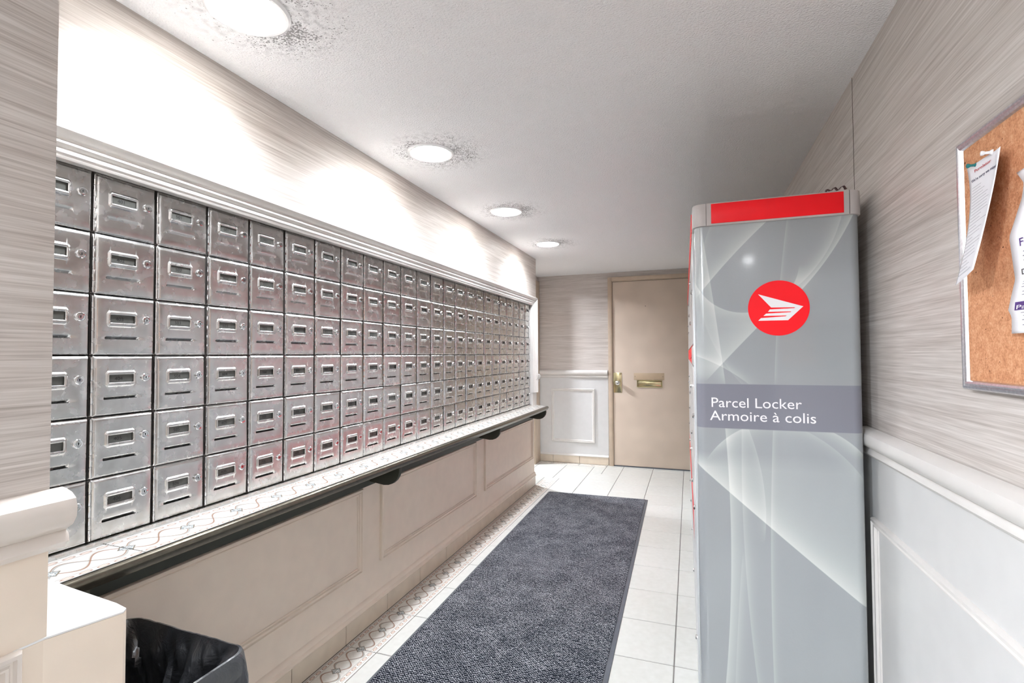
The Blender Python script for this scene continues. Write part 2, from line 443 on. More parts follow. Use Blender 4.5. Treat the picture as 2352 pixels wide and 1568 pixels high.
# left panelling: frames, base cap, baseboard tiles
for i, (a, b) in enumerate(((.72, 1.943), (2.088, 3.232), (3.392, 4.572))):
    struct('trim_%d' % (8+i), rect_frame((XW, 0, 0), (0, 1, 0), (0, 0, 1), (1, 0, 0), a, b, .262, .643, FRAME_P), 'panel_cream', 0, True)
cap = [(0, .088), (.016, .088), (.018, .094), (.014, .102), (.010, .106), (.010, .114), (.005, .124), (0, .128)]
struct('trim_11', MB().extr([(XW+p, .5, z) for p, z in cap], (0, YE-.5+.006, 0)), 'panel_cream', 0, True)
bl = struct('baseboard_left', MB().box((-1.43, .5, 0), (-1.4205, YE, .088)), 'grout')
for i in range(-16, 0):
    y0, y1 = Y0+TL*i, Y0+TL*(i+1)
    if y1 > .6 and y0 < YE:
        y1 = min(y1, YE+.004); g = .0015
        me = MB().box((-.004, -(y1-y0)/2+g, -.0425), (.004, (y1-y0)/2-g, .0425)).mesh('tile', .0015, seg=1)
        link('tile', me, 'base_tile', bl, (-1.4175, (y0+y1)/2, .0445))

# back wall wainscot, rail, base tiles
struct('wainscot_back', MB().box((-1.70, YB-.006, .09), (-.875, YB, .99)), 'panel_white').name = 'wall_back_wainscot'
rail('trim_12', (-1.70, YB-.004, .985), (.825, 0, 0), (0, -1, 0), .98)
struct('trim_13', rect_frame((0, YB-.006, 0), (1, 0, 0), (0, 0, 1), (0, -1, 0), -1.535, -1.028, .242, .858, FRAME_P), 'trim_white', 0, True)
struct('trim_14', MB().extr([(-1.70, YB-p, z+.0) for p, z in [(0, .085), (.018, .085), (.02, .093), (.014, .101), (.008, .108), (0, .112)]], (.825, 0, 0)), 'trim_white', 0, True)
bb = struct('baseboard_back', MB().box((-1.70, YB-.004, 0), (-.875, YB+.002, .085)), 'grout')
for x0, x1 in ((-1.70, -1.522), (-1.522, -1.208), (-1.208, -.875)):
    me = MB().box((-(x1-x0)/2+.0015, -.004, -.0415), ((x1-x0)/2-.0015, .004, .0415)).mesh('tile', .0015, seg=1)
    link('tile', me, 'base_tile', bb, ((x0+x1)/2, YB-.008, .0435))

# right wall wainscot
struct('wall_right_wainscot', MB().box((XR-.005, .15, 0), (XR, YB, .96)), 'panel_white')
rail('trim_15', (XR-.004, .15, .935), (0, 1.878-.15, 0), (-1, 0, 0), .95)
struct('trim_16', rect_frame((XR-.005, 0, 0), (0, 1, 0), (0, 0, 1), (-1, 0, 0), .25, 1.815, .15, .752, FRAME_P), 'trim_white', 0, True)
struct('trim_17', MB().box((XR-.0012, 1.955, 1.03), (XR, 1.9565, CEIL)), 'taupe_gap')

# ================================================================== DOOR
dr = bpy.data.objects.new('door_1', None); COL.objects.link(dr); dr['kind'] = 'structure'; dr['label'] = 'tan painted door with brass mail slot in the back wall'
DL, DRX, DT = -.812, .05, 2.068
fr = MB()
fr.box((DL-.055, YB-.028, 0), (DL-.012, YB+.01, DT+.055)).box((DRX+.012, YB-.028, 0), (DRX+.055, YB+.01, DT+.055)).box((DL-.012, YB-.028, DT+.012), (DRX+.012, YB+.01, DT+.055))
build('door_frame', fr, 'frame_tan', dr, .003)
st_ = MB().box((DL-.012, YB-.018, 0), (DL-.004, YB+.01, DT+.012)).box((DRX+.004, YB-.018, 0), (DRX+.012, YB+.01, DT+.012)).box((DL-.004, YB-.018, DT+.004), (DRX+.004, YB+.01, DT+.012))
build('door_stop', st_, 'frame_tan', dr, .001)
build('gap_shade_sheet', MB().box((DL-.006, YB-.004, 0), (DRX+.006, YB+.004, DT+.006)), 'black', dr)  # black sheet stands in for the shade in the door gap
build('door_slab', MB().box((DL, YB-.016, .012), (DRX, YB-.003, DT)), 'door_tan', dr, .002)
build('threshold', MB().box((DL, YB-.02, 0), (DRX, YB-.002, .010)), 'rubber', dr)
dy = YB-.016
pl = build('lock_plate', MB().box((DL, dy-.003, .822), (DL+.092, dy, 1.046)), 'brass', dr, .001)
build('knob', MB().lathe([(0, .058), (.012, .058), (.020, .054), (.0265, .046), (.029, .036), (.027, .026), (.020, .018), (.013, .014), (.013, .006), (.024, .004), (.026, 0)], (DL+.05, dy-.003, .934), (0, -1, 0), 28), 'chrome', pl, 0, True)
for zz in (.836, 1.03):
    build('screw', MB().lathe([(0, .0015), (.004, .001), (.004, 0)], (DL+.08, dy-.003, zz), (0, -1, 0), 10), 'dark_steel', pl)
build('slot_backplate', MB().box((-.588, dy-.002, .968), (-.264, dy, 1.044)), 'slot_plate', dr, .0006)
for xx in (-.575, -.278):
    build('screw', MB().lathe([(0, .004), (.004, .003), (.004, 0)], (xx, dy, 1.005), (0, -1, 0), 10), 'dark_steel', dr)
ms = build('mail_slot', rect_frame((0, dy, 0), (1, 0, 0), (0, 0, 1), (0, -1, 0), -.556, -.284, .886, .966, [(0, 0), (.001, .007), (.006, .010), (.010, .006), (.011, .001)]), 'brass', dr, 0, True)
build('flap', MB().box((-.543, dy-.004, .899), (-.297, dy-.0005, .951)), 'brass', ms, .001)
build('slot_gap', MB().box((-.545, dy-.0012, .950), (-.295, dy-.0002, .956)), 'black', ms)
build('peephole', MB().lathe([(0, .003), (.004, .003), (.005, 0)], (-.455, dy, 1.785), (0, -1, 0), 12), 'dark_steel', dr)

# ================================================================== LAMPS and added fill lights
def lamp(x, y, label, area, spot=0, spread=170, cone=126):
    t = thing('recessed_downlight', label, 'ceiling light', (x, y, CEIL), 0, 'recessed ceiling downlights')
    build('trim_ring', MB().lathe([(.108, 0), (.107, -.004), (.100, -.008), (.092, -.007), (.089, -.003), (.088, 0)], (0, 0, 0), (0, 0, 1), 48), 'pin_white', t, 0, True)
    build('lens', MB().lathe([(0, -.0065), (.05, -.006), (.08, -.004), (.089, -.002)], (0, 0, 0), (0, 0, 1), 40), 'lens', t, 0, True)
    if spot:
        ld = bpy.data.lights.new('downlight_beam', 'SPOT'); ld.energy = spot; ld.color = LAMP_COL
        ld.spot_size = math.radians(cone); ld.spot_blend = .55 if cone < 150 else .2; ld.shadow_soft_size = .06
        lo = bpy.data.objects.new('downlight_beam', ld); COL.objects.link(lo); lo.parent = t; lo.location = (0, 0, -.012)
    ad = bpy.data.lights.new('downlight_glow', 'AREA'); ad.shape = 'DISK'; ad.size = .17; ad.spread = math.radians(spread); ad.energy = area; ad.color = LAMP_COL
    ao = bpy.data.objects.new('downlight_glow', ad); COL.objects.link(ao); ao.parent = t; ao.location = (0, 0, -.010)
names = ['nearest and largest recessed downlight, cut by the top of the picture', 'second recessed downlight from the front, above the mailbox wall',
         'third recessed downlight from the front, above the mailbox wall', 'farthest and smallest recessed downlight, near the back wall']
for (x, y), n in zip(LIGHTS, names): lamp(x, y, n, AREA_W, SPOT_W, 142)
lamp(-2.4, 5.15, 'added fill light in the unseen room beyond the far doorway', 12, 0)  # unseen source, added to brighten the back wall
for i, (x, y) in enumerate(((-1.35, -1.25), (-1.35, -2.45))): lamp(x, y, 'added unseen fill light %s behind the papered pier' % ('just', 'far')[i], 4, 33, 170, 172)  # unseen sources, added to brighten the right wall but not the pier
ln2 = ['in the lobby ahead of the right wall', 'in the lobby farthest to the right']
for (x, y), n in zip(LOBBY, ln2): lamp(x, y, 'recessed downlight '+n+', behind the viewer', LOBBY_W)

# ================================================================== MAILBOXES
def steps(*segs):
    out = []
    for a, b, n in segs:
        for i in range(n): out.append(a+(b-a)*i/n)
    out.append(segs[-1][1]); return out
WU0, WU1, WV0, WV1 = .272, .648, .548, .677
SU0, SU1, SV0, SV1 = .208, .728, .270, .332
def door_mesh():
    us = steps((.052, .098, 4), (.098, SU0-.012, 1), (SU0-.012, SU0, 2), (SU0, .222, 1), (.222, WU0, 8), (WU0, WU1, 8), (WU1, .702, 8), (.702, SU1, 1), (SU1, SU1+.012, 2), (SU1+.012, .955, 2), (.955, .988, 4))
    vs = steps((.006, .050, 4), (.050, SV0-.012, 2), (SV0-.012, SV0, 1), (SV0, SV0+.006, 1), (SV0+.006, SV1+.006, 8), (SV1+.006, .474, 2), (.474, WV0, 9), (WV0, WV1, 4), (WV1, .748, 9), (.748, .925, 2), (.925, .991, 5))
    def ss(x): x = max(0, min(1, x)); return x*x*(3-2*x)
    def h(u, v):
        m = min((u-.052)/.046, (.988-u)/.033, (v-.006)/.044, (.991-v)/.066, 1)
        z = -.0055*(1-math.sin(max(0, m)*math.pi/2)) if m < 1 else 0
        tu = max((WU0-u)/(WU0-.222), (u-WU1)/(.702-WU1), 0); tv = max((WV0-v)/(WV0-.474), (v-WV1)/(.748-WV1), 0)
        tt = math.hypot(tu, tv)
        if tt < 1: z += .0046*max(0, math.sin(math.pi*(.22+.78*tt)))
        if SV0+.003 < v < SV1+.006 and SU0-.012 < u < SU1+.012:
            e = ss((u-SU0+.012)/.03)*ss((SU1+.012-u)/.03)
            z -= .0045*ss((SV1+.006-v)/(SV1-SV0))*e
        return z
    nu, nv = len(us), len(vs)
    V = [(h(u, v), u*BP, v*BQ) for v in vs for u in us]; Fc = []
    for j in range(nv-1):
        vm = (vs[j]+vs[j+1])/2
        for i in range(nu-1):
            um = (us[i]+us[i+1])/2
            if WU0 < um < WU1 and WV0 < vm < WV1: continue
            if SU0 < um < SU1 and SV0 < vm < SV0+.006: continue
            Fc.append((j*nu+i, j*nu+i+1, (j+1)*nu+i+1, (j+1)*nu+i))
    mb = MB(); mb.v = V; mb.f = Fc
    # returned edges of the stamped sheet
    for lp_ in ([j*nu for j in range(nv)], [j*nu+nu-1 for j in range(nv)], list(range(nu)), [(nv-1)*nu+i for i in range(nu)]):
        for a, b in zip(lp_, lp_[1:]):
            k = len(mb.v); mb.v += [(V[a][0]-.008, V[a][1], V[a][2]), (V[b][0]-.008, V[b][1], V[b][2])]; mb.f.append((a, b, k+1, k))
    return mb.mesh('door', 0, True, ang=40)
ME_door = door_mesh()
bo = MB(); g = .0012
bo.loops([[(-.16, g, g), (-.16, BP-g, g), (-.16, BP-g, BQ-g), (-.16, g, BQ-g)], [(-.008, g, g), (-.008, BP-g, g), (-.008, BP-g, BQ-g), (-.008, g, BQ-g)],
          [(-.008, g+.004, g+.003), (-.008, BP-g-.003, g+.003), (-.008, BP-g-.003, BQ-g-.003), (-.008, g+.004, BQ-g-.003)], [(-.155, g+.004, g+.003), (-.155, BP-g-.003, g+.003), (-.155, BP-g-.003, BQ-g-.003), (-.155, g+.004, BQ-g-.003)]])
k = len(bo.v); bo.f += [(3, 2, 1, 0), (k-4, k-3, k-2, k-1)]
ME_body = bo.mesh('body')
ME_plate = MB().box((-.0035, (WU0-.02)*BP, (WV0-.03)*BQ), (-.0004, (WU1+.02)*BP, (WV1+.03)*BQ)).mesh('number_plate')
LU, LV = .846*BP, .615*BQ
ME_lock = MB().lathe([(0, .0042), (.0052, .0042), (.0054, .0030), (.0062, .0028), (.0064, .0046), (.0098, .0042), (.0112, .0028), (.0114, 0), (.0114, -.006)], (0, LU, LV), (1, 0, 0), 24).mesh('lock', 0, True)
ME_key = MB().lathe([(0, .0047), (.0017, .0047), (.0017, .004)], (0, LU, LV+.0016), (1, 0, 0), 10).box((.0041, LU-.0009, LV-.0034), (.0047, LU+.0009, LV+.0015)).mesh('keyhole')
hg = MB()
for i in range(5):
    a, b = .004+(BQ-.008)*i/5, .004+(BQ-.008)*(i+1)/5-.0012
    hg.lathe([(0, a), (.0024, a), (.0026, a+.001), (.0026, b-.001), (.0024, b), (0, b)], (-.0015, .0042, 0), (0, 0, 1), 10)
hg.box((-.006, .0045, .004), (-.0042, .0092, BQ-.004))
ME_hinge = hg.mesh('hinge', 0, True)
ORD = ['first', 'second', 'third', 'fourth', 'fifth', 'sixth', 'seventh', 'eighth', 'ninth', 'tenth', 'eleventh', 'twelfth', 'thirteenth', 'fourteenth', 'fifteenth',
       'sixteenth', 'seventeenth', 'eighteenth', 'nineteenth', 'twentieth', 'twenty-first', 'twenty-second', 'twenty-third', 'twenty-fourth']
ROWN = ['top', 'second', 'third', 'fourth', 'fifth', 'bottom']
for c in range(-1, 23):
    for r in range(6):
        num = '%d0%d' % (4+c, r+1) if 0 <= c < 8 else None
        if 0 <= c < 6: lab = 'stainless steel mailbox numbered %s, %s row, %s column from the pier' % (num, ROWN[r], ORD[c+1])
        elif c == -1: lab = 'stainless steel mailbox cut off by the papered pier, in the %s row' % ROWN[r]
        elif c == 22: lab = 'stainless steel mailbox in the last column at the far end, %s row' % ROWN[r]
        else: lab = 'stainless steel mailbox, %s row, %s column counting from the pier' % (ROWN[r], ORD[c+1])
        t = thing('mailbox', lab, 'mailbox', (XW, BY0+BP*c, BZM+BQ*(2-r)), 0, 'stainless mailboxes set in the left wall')
        link('body', ME_body, 'dark_steel', t)
        d = link('door', ME_door, 'steel', t, (0, 0, 0), (random.gauss(0, .002), random.gauss(0, .008), random.gauss(0, .007)))
        link('hinge', ME_hinge, 'chrome', t)
        p_ = link('number_plate', ME_plate, 'plate', t)
        k_ = link('lock', ME_lock, 'chrome', t, (0, 0, 0)); link('keyhole', ME_key, 'black', k_)
        if num:
            text('number', num, .0135, 'ink', (-.0003, (.36 if len(num) == 3 else .33)*BP, .582*BQ), (0, 1, 0), (0, 0, 1), p_, depth=.0002)

# ================================================================== SHELF under the mailboxes
sh = thing('tiled_shelf', 'long tiled shelf with dark nosing running below the mailboxes', 'shelf', (0, 0, 0))
XN = -1.247; YS0, YS1 = .3, 4.60
def shelf_poly(xf, xb): return [(xb, YS0), (xf, YS0), (xf, YS1-.10), (xb, YS1+.03)]
build('shelf_board', MB().prism(shelf_poly(XN-.004, XW+.001), SH-.032, SH-.006), 'dark_green', sh)
build('grout_bed', MB().prism(shelf_poly(XN-.008, XW+.001), SH-.006, SH-.0022), 'grout', sh)
SY = .868
ys = [YS0]+[SY+.3215*k for k in range(-1, 12) if YS0 < SY+.3215*k < YS1-.05]+[YS1+.03]
for a, b in zip(ys, ys[1:]):
    last = b > YS1
    xa, xb = XW+.012, XN-.006
    if last: poly = [(xa, a+.002), (xb, a+.002), (xb, YS1-.10), (xa, YS1+.02)]
    else: poly = [(xa, a+.002), (xb, a+.002), (xb, b-.002), (xa, b-.002)]
    me = MB().prism(poly, SH-.008, SH).mesh('tile', .0012, seg=1); ul = me.uv_layers.new(name='UV')
    for l in me.loops:
        q = me.vertices[l.vertex_index].co; ul.data[l.index].uv = ((q.y-a)/.3215, (q.x-xa)/(xb-xa))
    link('tile', me, 'decor', sh)
np_ = [(XN-.010, SH-.001), (XN-.006, SH+.0015), (XN, SH+.001), (XN+.006, SH-.003), (XN+.009, SH-.010), (XN+.008, SH-.017), (XN+.002, SH-.024), (XN+.000, SH-.030), (XN-.004, SH-.034), (XN-.012, SH-.034), (XN-.012, SH-.001)]
build('nosing', MB().extr([(x, YS0, z) for x, z in np_], (0, YS1-.10-YS0, 0)), 'nosing', sh, 0, True)
build('edge_strip', MB().box((XN-.0085, YS0, SH-.002), (XN-.0055, YS1-.1, SH+.0022)), 'black', sh)
build('back_strip', MB().box((XW+.001, YS0, SH-.004), (XW+.011, YS1+.02, BZM-3*BQ+.001)), 'steel', sh)
build('apron', MB().box((XW+.001, YS0, .648), (XW+.016, YE-.012, SH-.032)), 'dark_green', sh, .001)
bp_ = [(-1.409, .740), (XN-.006, .740), (XN-.004, .724), (-1.256, .700), (-1.268, .681), (-1.286, .666), (-1.308, .658), (-1.334, .656), (-1.362, .660), (-1.388, .664), (-1.409, .666)]
for yb_ in (.73, 1.995, 3.28, 4.46):
    build('bracket', MB().extr([(x, yb_-.011, z) for x, z in bp_], (0, .022, 0)), 'dark_green', sh, .0015)

# ================================================================== FLOOR MAT
ml, mw = 3.6, .876
ang = math.radians(1.0)
mt = thing('floor_mat', 'long dark blue-grey flecked runner mat with rubber edge', 'mat', (-.792, 4.452, .0005), ang)
build('rubber_edge', MB().box((-mw/2, -ml, 0), (mw/2, 0, .004)), 'rubber', mt, .0015)
build('pile', MB().box((-mw/2+.012, -ml+.012, .003), (mw/2-.020, -.010, .0095)), 'pile', mt, .003)

# ================================================================== PARCEL LOCKER
lk = thing('parcel_locker', 'tall grey parcel locker with red emblem and red header', 'parcel locker', (.016, 1.75, 0), math.radians(.45))
LW, LL, LT = .474, 3.0, 1.668
def rrect(x0, y0, x1, y1, r, n=7):
    pts = []
    for cx_, cy_, a0 in ((x1-r, y0+r, -90), (x1-r, y1-r, 0), (x0+r, y1-r, 90), (x0+r, y0+r, 180)):
        for i in range(n+1):
            a = math.radians(a0+90*i/n); pts.append((cx_+r*math.cos(a), cy_+r*math.sin(a)))
    return pts
def ridge_nodes():
    t = NT('locker_print'); p = t.obj(); x = t.sep(p); X, Z = x[0], x[2]
    # pixel picks of the printed swooshes were turned into (x, z) panel points
    up = t.mapr(Z, 1.150, 1.156); lo_ = t.mapr(Z, 1.014, 1.008)
    base = t.math('ADD', t.mapr(t.noise(t.mapping(p, (4, 4, 1.2)), 1, 2), .3, .7, -.02, .03), 0)
    tot = base
    def arc(p1, p2, p3, amp, wd, side, zone, step=0.):
        nonlocal tot
        (ax, ay), (bx, by), (cx_, cy_) = p1, p2, p3
        D = 2*(ax*(by-cy_)+bx*(cy_-ay)+cx_*(ay-by))
        if abs(D) < 1e-5: D = 1e-5
        ox = ((ax*ax+ay*ay)*(by-cy_)+(bx*bx+by*by)*(cy_-ay)+(cx_*cx_+cy_*cy_)*(ay-by))/D
        oy = ((ax*ax+ay*ay)*(cx_-bx)+(bx*bx+by*by)*(ax-cx_)+(cx_*cx_+cy_*cy_)*(bx-ax))/D
        R_ = math.hypot(ax-ox, ay-oy)
        dx = t.math('SUBTRACT', X, ox); dz = t.math('SUBTRACT', Z, oy)
        d = t.math('SUBTRACT', t.math('SQRT', t.math('ADD', t.math('MULTIPLY', dx, dx), t.math('MULTIPLY', dz, dz))), R_)
        # side: +1 glow towards larger x (or up), decide by sampling a probe right of p2
        pr = math.hypot(bx+.01-ox, by-oy)-R_
        sg = side if pr > 0 else -side
        d = t.math('MULTIPLY', d, float(sg))
        on = t.mapr(d, -.0015, .0008)
        gl = t.math('MULTIPLY', on, t.math('EXPONENT', t.math('MULTIPLY', t.math('MAXIMUM', d, 0.), -1/wd)))
        v = t.math('ADD', t.math('MULTIPLY', gl, amp), t.math('MULTIPLY', on, step))
        zl, zh = min(ay, by, cy_), max(ay, by, cy_)
        ends = t.math('MULTIPLY', t.mapr(Z, zl-.05, zl), t.mapr(Z, zh+.05, zh))
        tot = t.math('ADD', tot, t.math('MULTIPLY', t.math('MULTIPLY', v, zone), ends))
    def q(px_, py_):     # panel point seen at that place of the photograph, on the plane y = 1.75
        d = cf+cr2*((px_-1176)/FPX)+cu2*((784-py_)/FPX); k_ = 1.75/d.y
        return (d.x*k_-.016, EYE+d.z*k_)
    arc(q(1608, 1070), q(1777, 1217), q(1978, 1386), .30, .045, 1, lo_, .06)
    arc(q(1666, 982), q(1680, 1266), q(1668, 1568), .22, .022, 1, lo_, .02)
    arc(q(1704, 1000), q(1706, 1158), q(1741, 1568), .10, .012, 1, lo_)
    arc(q(1720, 986), q(1746, 1070), q(1759, 1212), .10, .012, -1, lo_)
    arc(q(1776, 991), q(1772, 1311), q(1779, 1568), .13, .008, 1, lo_)
    arc(q(1917, 995), q(1950, 1015), q(1978, 1038), .22, .02, -1, lo_)
    arc(q(1853, 991), q(1915, 1030), q(1973, 1086), .08, .02, -1, lo_)
    arc(q(1704, 1300), q(1696, 1430), q(1690, 1568), .07, .01, 1, lo_)
    arc(q(1754, 514), q(1695, 573), q(1625, 652), .22, .02, -1, up, .03)
    arc(q(1956, 500), q(1912, 576), q(1845, 661), .26, .016, -1, up)
    arc(q(1932, 500), q(1900, 576), q(1850, 640), .12, .02, -1, up)
    arc(q(1806, 517), q(1792, 649), q(1780, 860), .10, .006, 1, up)
    arc(q(1613, 541), q(1636, 679), q(1663, 860), .14, .016, -1, up, .04)
    arc(q(1600, 655), q(1650, 705), q(1715, 718), .16, .03, -1, up, .03)
    arc(q(1654, 840), q(1696, 796), q(1746, 745), .20, .05, -1, up, .04)
    arc(q(1613, 822), q(1650, 838), q(1692, 862), .16, .014, 1, up)
    arc(q(1640, 500), q(1684, 860), q(1700, 878), .05, .01, 1, up)
    f = t.mapr(tot, -.1, .5)
    col = t.ramp(f, [(0, srgb(134, 138, 141)), (.2, srgb(153, 157, 159)), (.5, srgb(180, 185, 183)), (1, srgb(219, 221, 216))])
    band = t.math('MULTIPLY', t.mapr(Z, 1.0110, 1.0120), t.mapr(Z, 1.1535, 1.1525))
    col = t.mix(band, col, srgb(126, 127, 137))
    M['locker_print'] = t.set(col, .22, 0, t.bump(t.noise(p, 150, 2), .06, .004), .5, .4)
ridge_nodes()
# end panel with rounded upright edges
build('end_panel', MB().prism(rrect(.004, 0, LW-.002, .09, .028), .0, LT), 'locker_print', lk, 0, True)
build('cabinet_body', MB().box((.016, .055, .02), (LW-.004, LL, LT)), 'locker_grey', lk, .003)
hd = build('header', MB().prism(rrect(-.002, -.008, LW+.004, LL+.004, .034), 1.668, 1.742), 'locker_cap', lk, .003)
build('header_red_strip', MB().box((.056, -.0105, 1.674), (.428, -.006, 1.738)), 'red', hd, .0008)
build('header_seam', MB().box((.040, -.0088, 1.669), (.0415, -.006, 1.741)), 'dark_steel', hd)
build('header_seam', MB().box((.4425, -.0088, 1.669), (.444, -.006, 1.741)), 'dark_steel', hd)
build('header_red_side', MB().box((-.0045, .10, 1.674), (0, LL-.1, 1.738)), 'red', hd, .0008)
# doors on the corridor side: five columns of compartments
red_z = ((1.205, 1.285), (.40, .54))
cw = (LL-.12)/5
for i in range(5):
    y0 = .11+cw*i
    zs = ([.12, .40, .56, .78, 1.0, 1.205, 1.285, 1.5, 1.655] if i % 2 else [.12, .40, .56, .86, 1.205, 1.285, 1.655])
    for a, b in zip(zs, zs[1:]):
        rd = any(abs((a+b)/2-(u_+v_)/2) < .03 for u_, v_ in red_z)
        dd = build('compartment_door', MB().box((-.002, y0+.004, a+.003), (.016, y0+cw-.004, b-.003)), 'red' if rd and i else 'locker_grey', lk, .002)
        if not rd:
            build('lock', MB().lathe([(0, .008), (.007, .007), (.009, .003), (.009, 0)], (-.002, y0+.03, (a+b)/2), (-1, 0, 0), 12), 'chrome', dd)
build('corner_strip', MB().box((-.002, .086, .0), (.012, .106, LT)), 'locker_grey', lk, .002)
build('plinth', MB().box((.004, .09, 0), (.016, LL, .115)), 'locker_grey', lk)
build('key_tag', MB().extr([(-.006, .75, 1.232), (-.006, .80, 1.226), (-.012, 1.02, 1.247), (-.012, .98, 1.255)], (.004, 0, .004)), 'red', lk)
# emblem and lettering on the end panel
def q2(px_, py_):
    d = cf+cr2*((px_-1176)/FPX)+cu2*((784-py_)/FPX); k_ = 1.75/d.y
    return (d.x*k_-.016, EYE+d.z*k_)
ecx, ecz = q2(1788, 707); er = .0865
em = build('emblem', MB().lathe([(0, .0014), (er-.0005, .0014), (er, .0008), (er, 0)], (ecx, 0, ecz), (0, -1, 0), 64), 'red', lk)
wing = MB()
def cp(x_, y_): return q2(1560+x_*.29337, 400+y_*.29337)
for poly in ([(618, 940), (972, 1033), (912, 1041), (720, 1043)], [(710, 1058), (908, 1047), (880, 1073), (695, 1077)], [(680, 1091), (874, 1079), (843, 1105), (659, 1109)],
             [(640, 1126), (838, 1111), (853, 1142), (619, 1147)], [(908, 1041), (972, 1033), (853, 1142), (832, 1112), (845, 1104), (868, 1082), (878, 1074)]):
    wing.extr([(cp(*p_)[0], -.0022, cp(*p_)[1]) for p_ in poly], (0, .0008, 0))
build('wing_mark', wing, 'white_vinyl', em)
tz = lambda px_, py_: q2(px_, py_)
a = tz(1632, 934); b = tz(1842, 934); me = text_mesh('Parcel Locker', .044); wd = max(v.co.x for v in me.vertices); sx1 = (b[0]-a[0])/wd
text('lettering', 'Parcel Locker', .0445, 'white_vinyl', (a[0], -.0006, a[1]), (1, 0, 0), (0, 0, 1), lk, sx=sx1*.044/.0445)
a = tz(1631, 964); b = tz(1875, 966); me = text_mesh('Armoire à colis', .044); wd = max(v.co.x for v in me.vertices); sx2 = (b[0]-a[0])/wd
text('lettering', 'Armoire à colis', .0445, 'white_vinyl', (a[0], -.0006, a[1]), (1, 0, 0), (0, 0, 1), lk, sx=sx2*.044/.0445)
# crumpled ribbon lying on top of the locker
rb = MB(); rr = []
for i in range(29):
    s_ = i/28; xx = .355+.085*s_; zz = 1.744+.010*abs(math.sin(s_*13))+.012*(s_ > .35)+.006*s_
    yy = 1.775+.006*math.sin(s_*20); rr.append([(xx, yy, zz), (xx, yy+.018, zz+.004), (xx+.002, yy+.018, zz+.0055), (xx+.002, yy, zz+.0015)])
rb.loops(rr); rb.f += [(0, 1, 2, 3), tuple(len(rb.v)-1-i for i in range(4))]
tag(build('crumpled_ribbon', rb, 'ribbon', None, 0, True, (.03, .03, -.001)), 'dark crumpled ribbon lying on top of the parcel locker', 'ribbon')

# ================================================================== CORK BOARD and notices
XC = XR-.012
cb = thing('cork_board', 'cork notice board in aluminium frame on the right wall', 'notice board', (XR, 0, 0))
CY0, CY1, CZ0, CZ1 = .30, 1.245, 1.178, 1.668
build('cork_sheet', MB().box((-.012, CY0+.004, CZ0+.004), (-.001, CY1-.004, CZ1-.004)), 'cork', cb)
build('frame', rect_frame((0, 0, 0), (0, 1, 0), (0, 0, 1), (-1, 0, 0), CY0, CY1, CZ0, CZ1, [(0, .001), (0, .014), (.003, .018), (.007, .018), (.009, .016), (.012, .018), (.016, .0165), (.018, .012)]), 'alu', cb)
def sheet(name, pts_fn, nu, nv, mat, label, cat, group):
    rows2 = [[pts_fn(i/nu, j/nv) for i in range(nu+1)] for j in range(nv+1)]
    mb = MB().loops(rows2, False); me = mb.mesh(name, 0, True, ang=80)
    o = link(name, me, mat); m_ = o.modifiers.new('thickness', 'SOLIDIFY'); m_.thickness = .0004; m_.offset = 0
    return tag(o, label, cat, group)
def V3(*a): return Vector(a)
def pxX(px_, py_, X_):
    d = cf+cr2*((px_-1176)/FPX)+cu2*((784-py_)/FPX); k_ = X_/d.x
    return Vector((X_, d.y*k_, EYE+d.z*k_))
s1 = {(0, 0): pxX(2221, 388, XC-.004), (.8, 0): pxX(2286, 346, XC-.012), (1, 0): pxX(2298, 336, XC-.030),
      (0, .5): pxX(2226, 500, XC-.016), (.8, .5): pxX(2266, 470, XC-.030), (1, .5): pxX(2274, 466, XC-.046),
      (0, 1): pxX(2195, 655, XC-.044), (.8, 1): pxX(2218, 636, XC-.050), (1, 1): pxX(2236, 618, XC-.058)}
def slip1(u, v):
    def row(vv):
        a, b, c = s1[(0, vv)], s1[(.8, vv)], s1[(1, vv)]
        return a.lerp(b, u/.8) if u <= .8 else b.lerp(c, (u-.8)/.2)
    a, b, c = row(0), row(.5), row(1)
    return a*(2*(v-.5)*(v-1))+b*(-4*v*(v-1))+c*(2*v*(v-.5))
sl1 = sheet('delivery_notice', slip1, 10, 20, 'paper', 'narrow curling delivery notice pinned at the board corner', 'paper', 'delivery notices on the cork board')
def on_slip(fn, name, s, size, mat, u0, v0, uw, parent, drop=0., off=.0012):
    me = text_mesh(s, size, .0001); xs = [v.co.x for v in me.vertices]; W = max(xs)
    e = .02
    for vt in me.vertices:
        uu = u0+uw*vt.co.x/W; vv = v0+drop*vt.co.x/W-vt.co.y/size*.035*(size/.01)
        uu2, vv2 = max(0, min(1, uu)), max(0, min(1, vv))
        p_ = fn(uu2, vv2); du = fn(min(1, uu2+e), vv2)-fn(max(0, uu2-e), vv2); dv = fn(uu2, min(1, vv2+e))-fn(uu2, max(0, vv2-e))
        n_ = du.cross(dv).normalized()
        if n_.x > 0: n_ = -n_
        vt.co = p_+n_*(off+vt.co.z)
    me.materials.clear(); me.name = name
    return link(name, me, mat, parent)
on_slip(slip1, 'logo_lettering', 'Purolator', .0130, 'ink_red', .22, .10, .50, sl1)
on_slip(slip1, 'heading', "We're sorry we missed", .0115, 'ink_blue', .10, .19, .86, sl1)
for i in range(26):
    v = .25+.028*i
    ln = MB(); L = .3+.55*random.random()
    rows3 = [[slip1(.12+L*k/8, v)+V3(-.0012, 0, 0), slip1(.12+L*k/8, v+.0028)+V3(-.0012, 0, 0)] for k in range(9)]
    ln.loops(rows3, False); build('printed_line', ln, 'ink_grey', sl1)
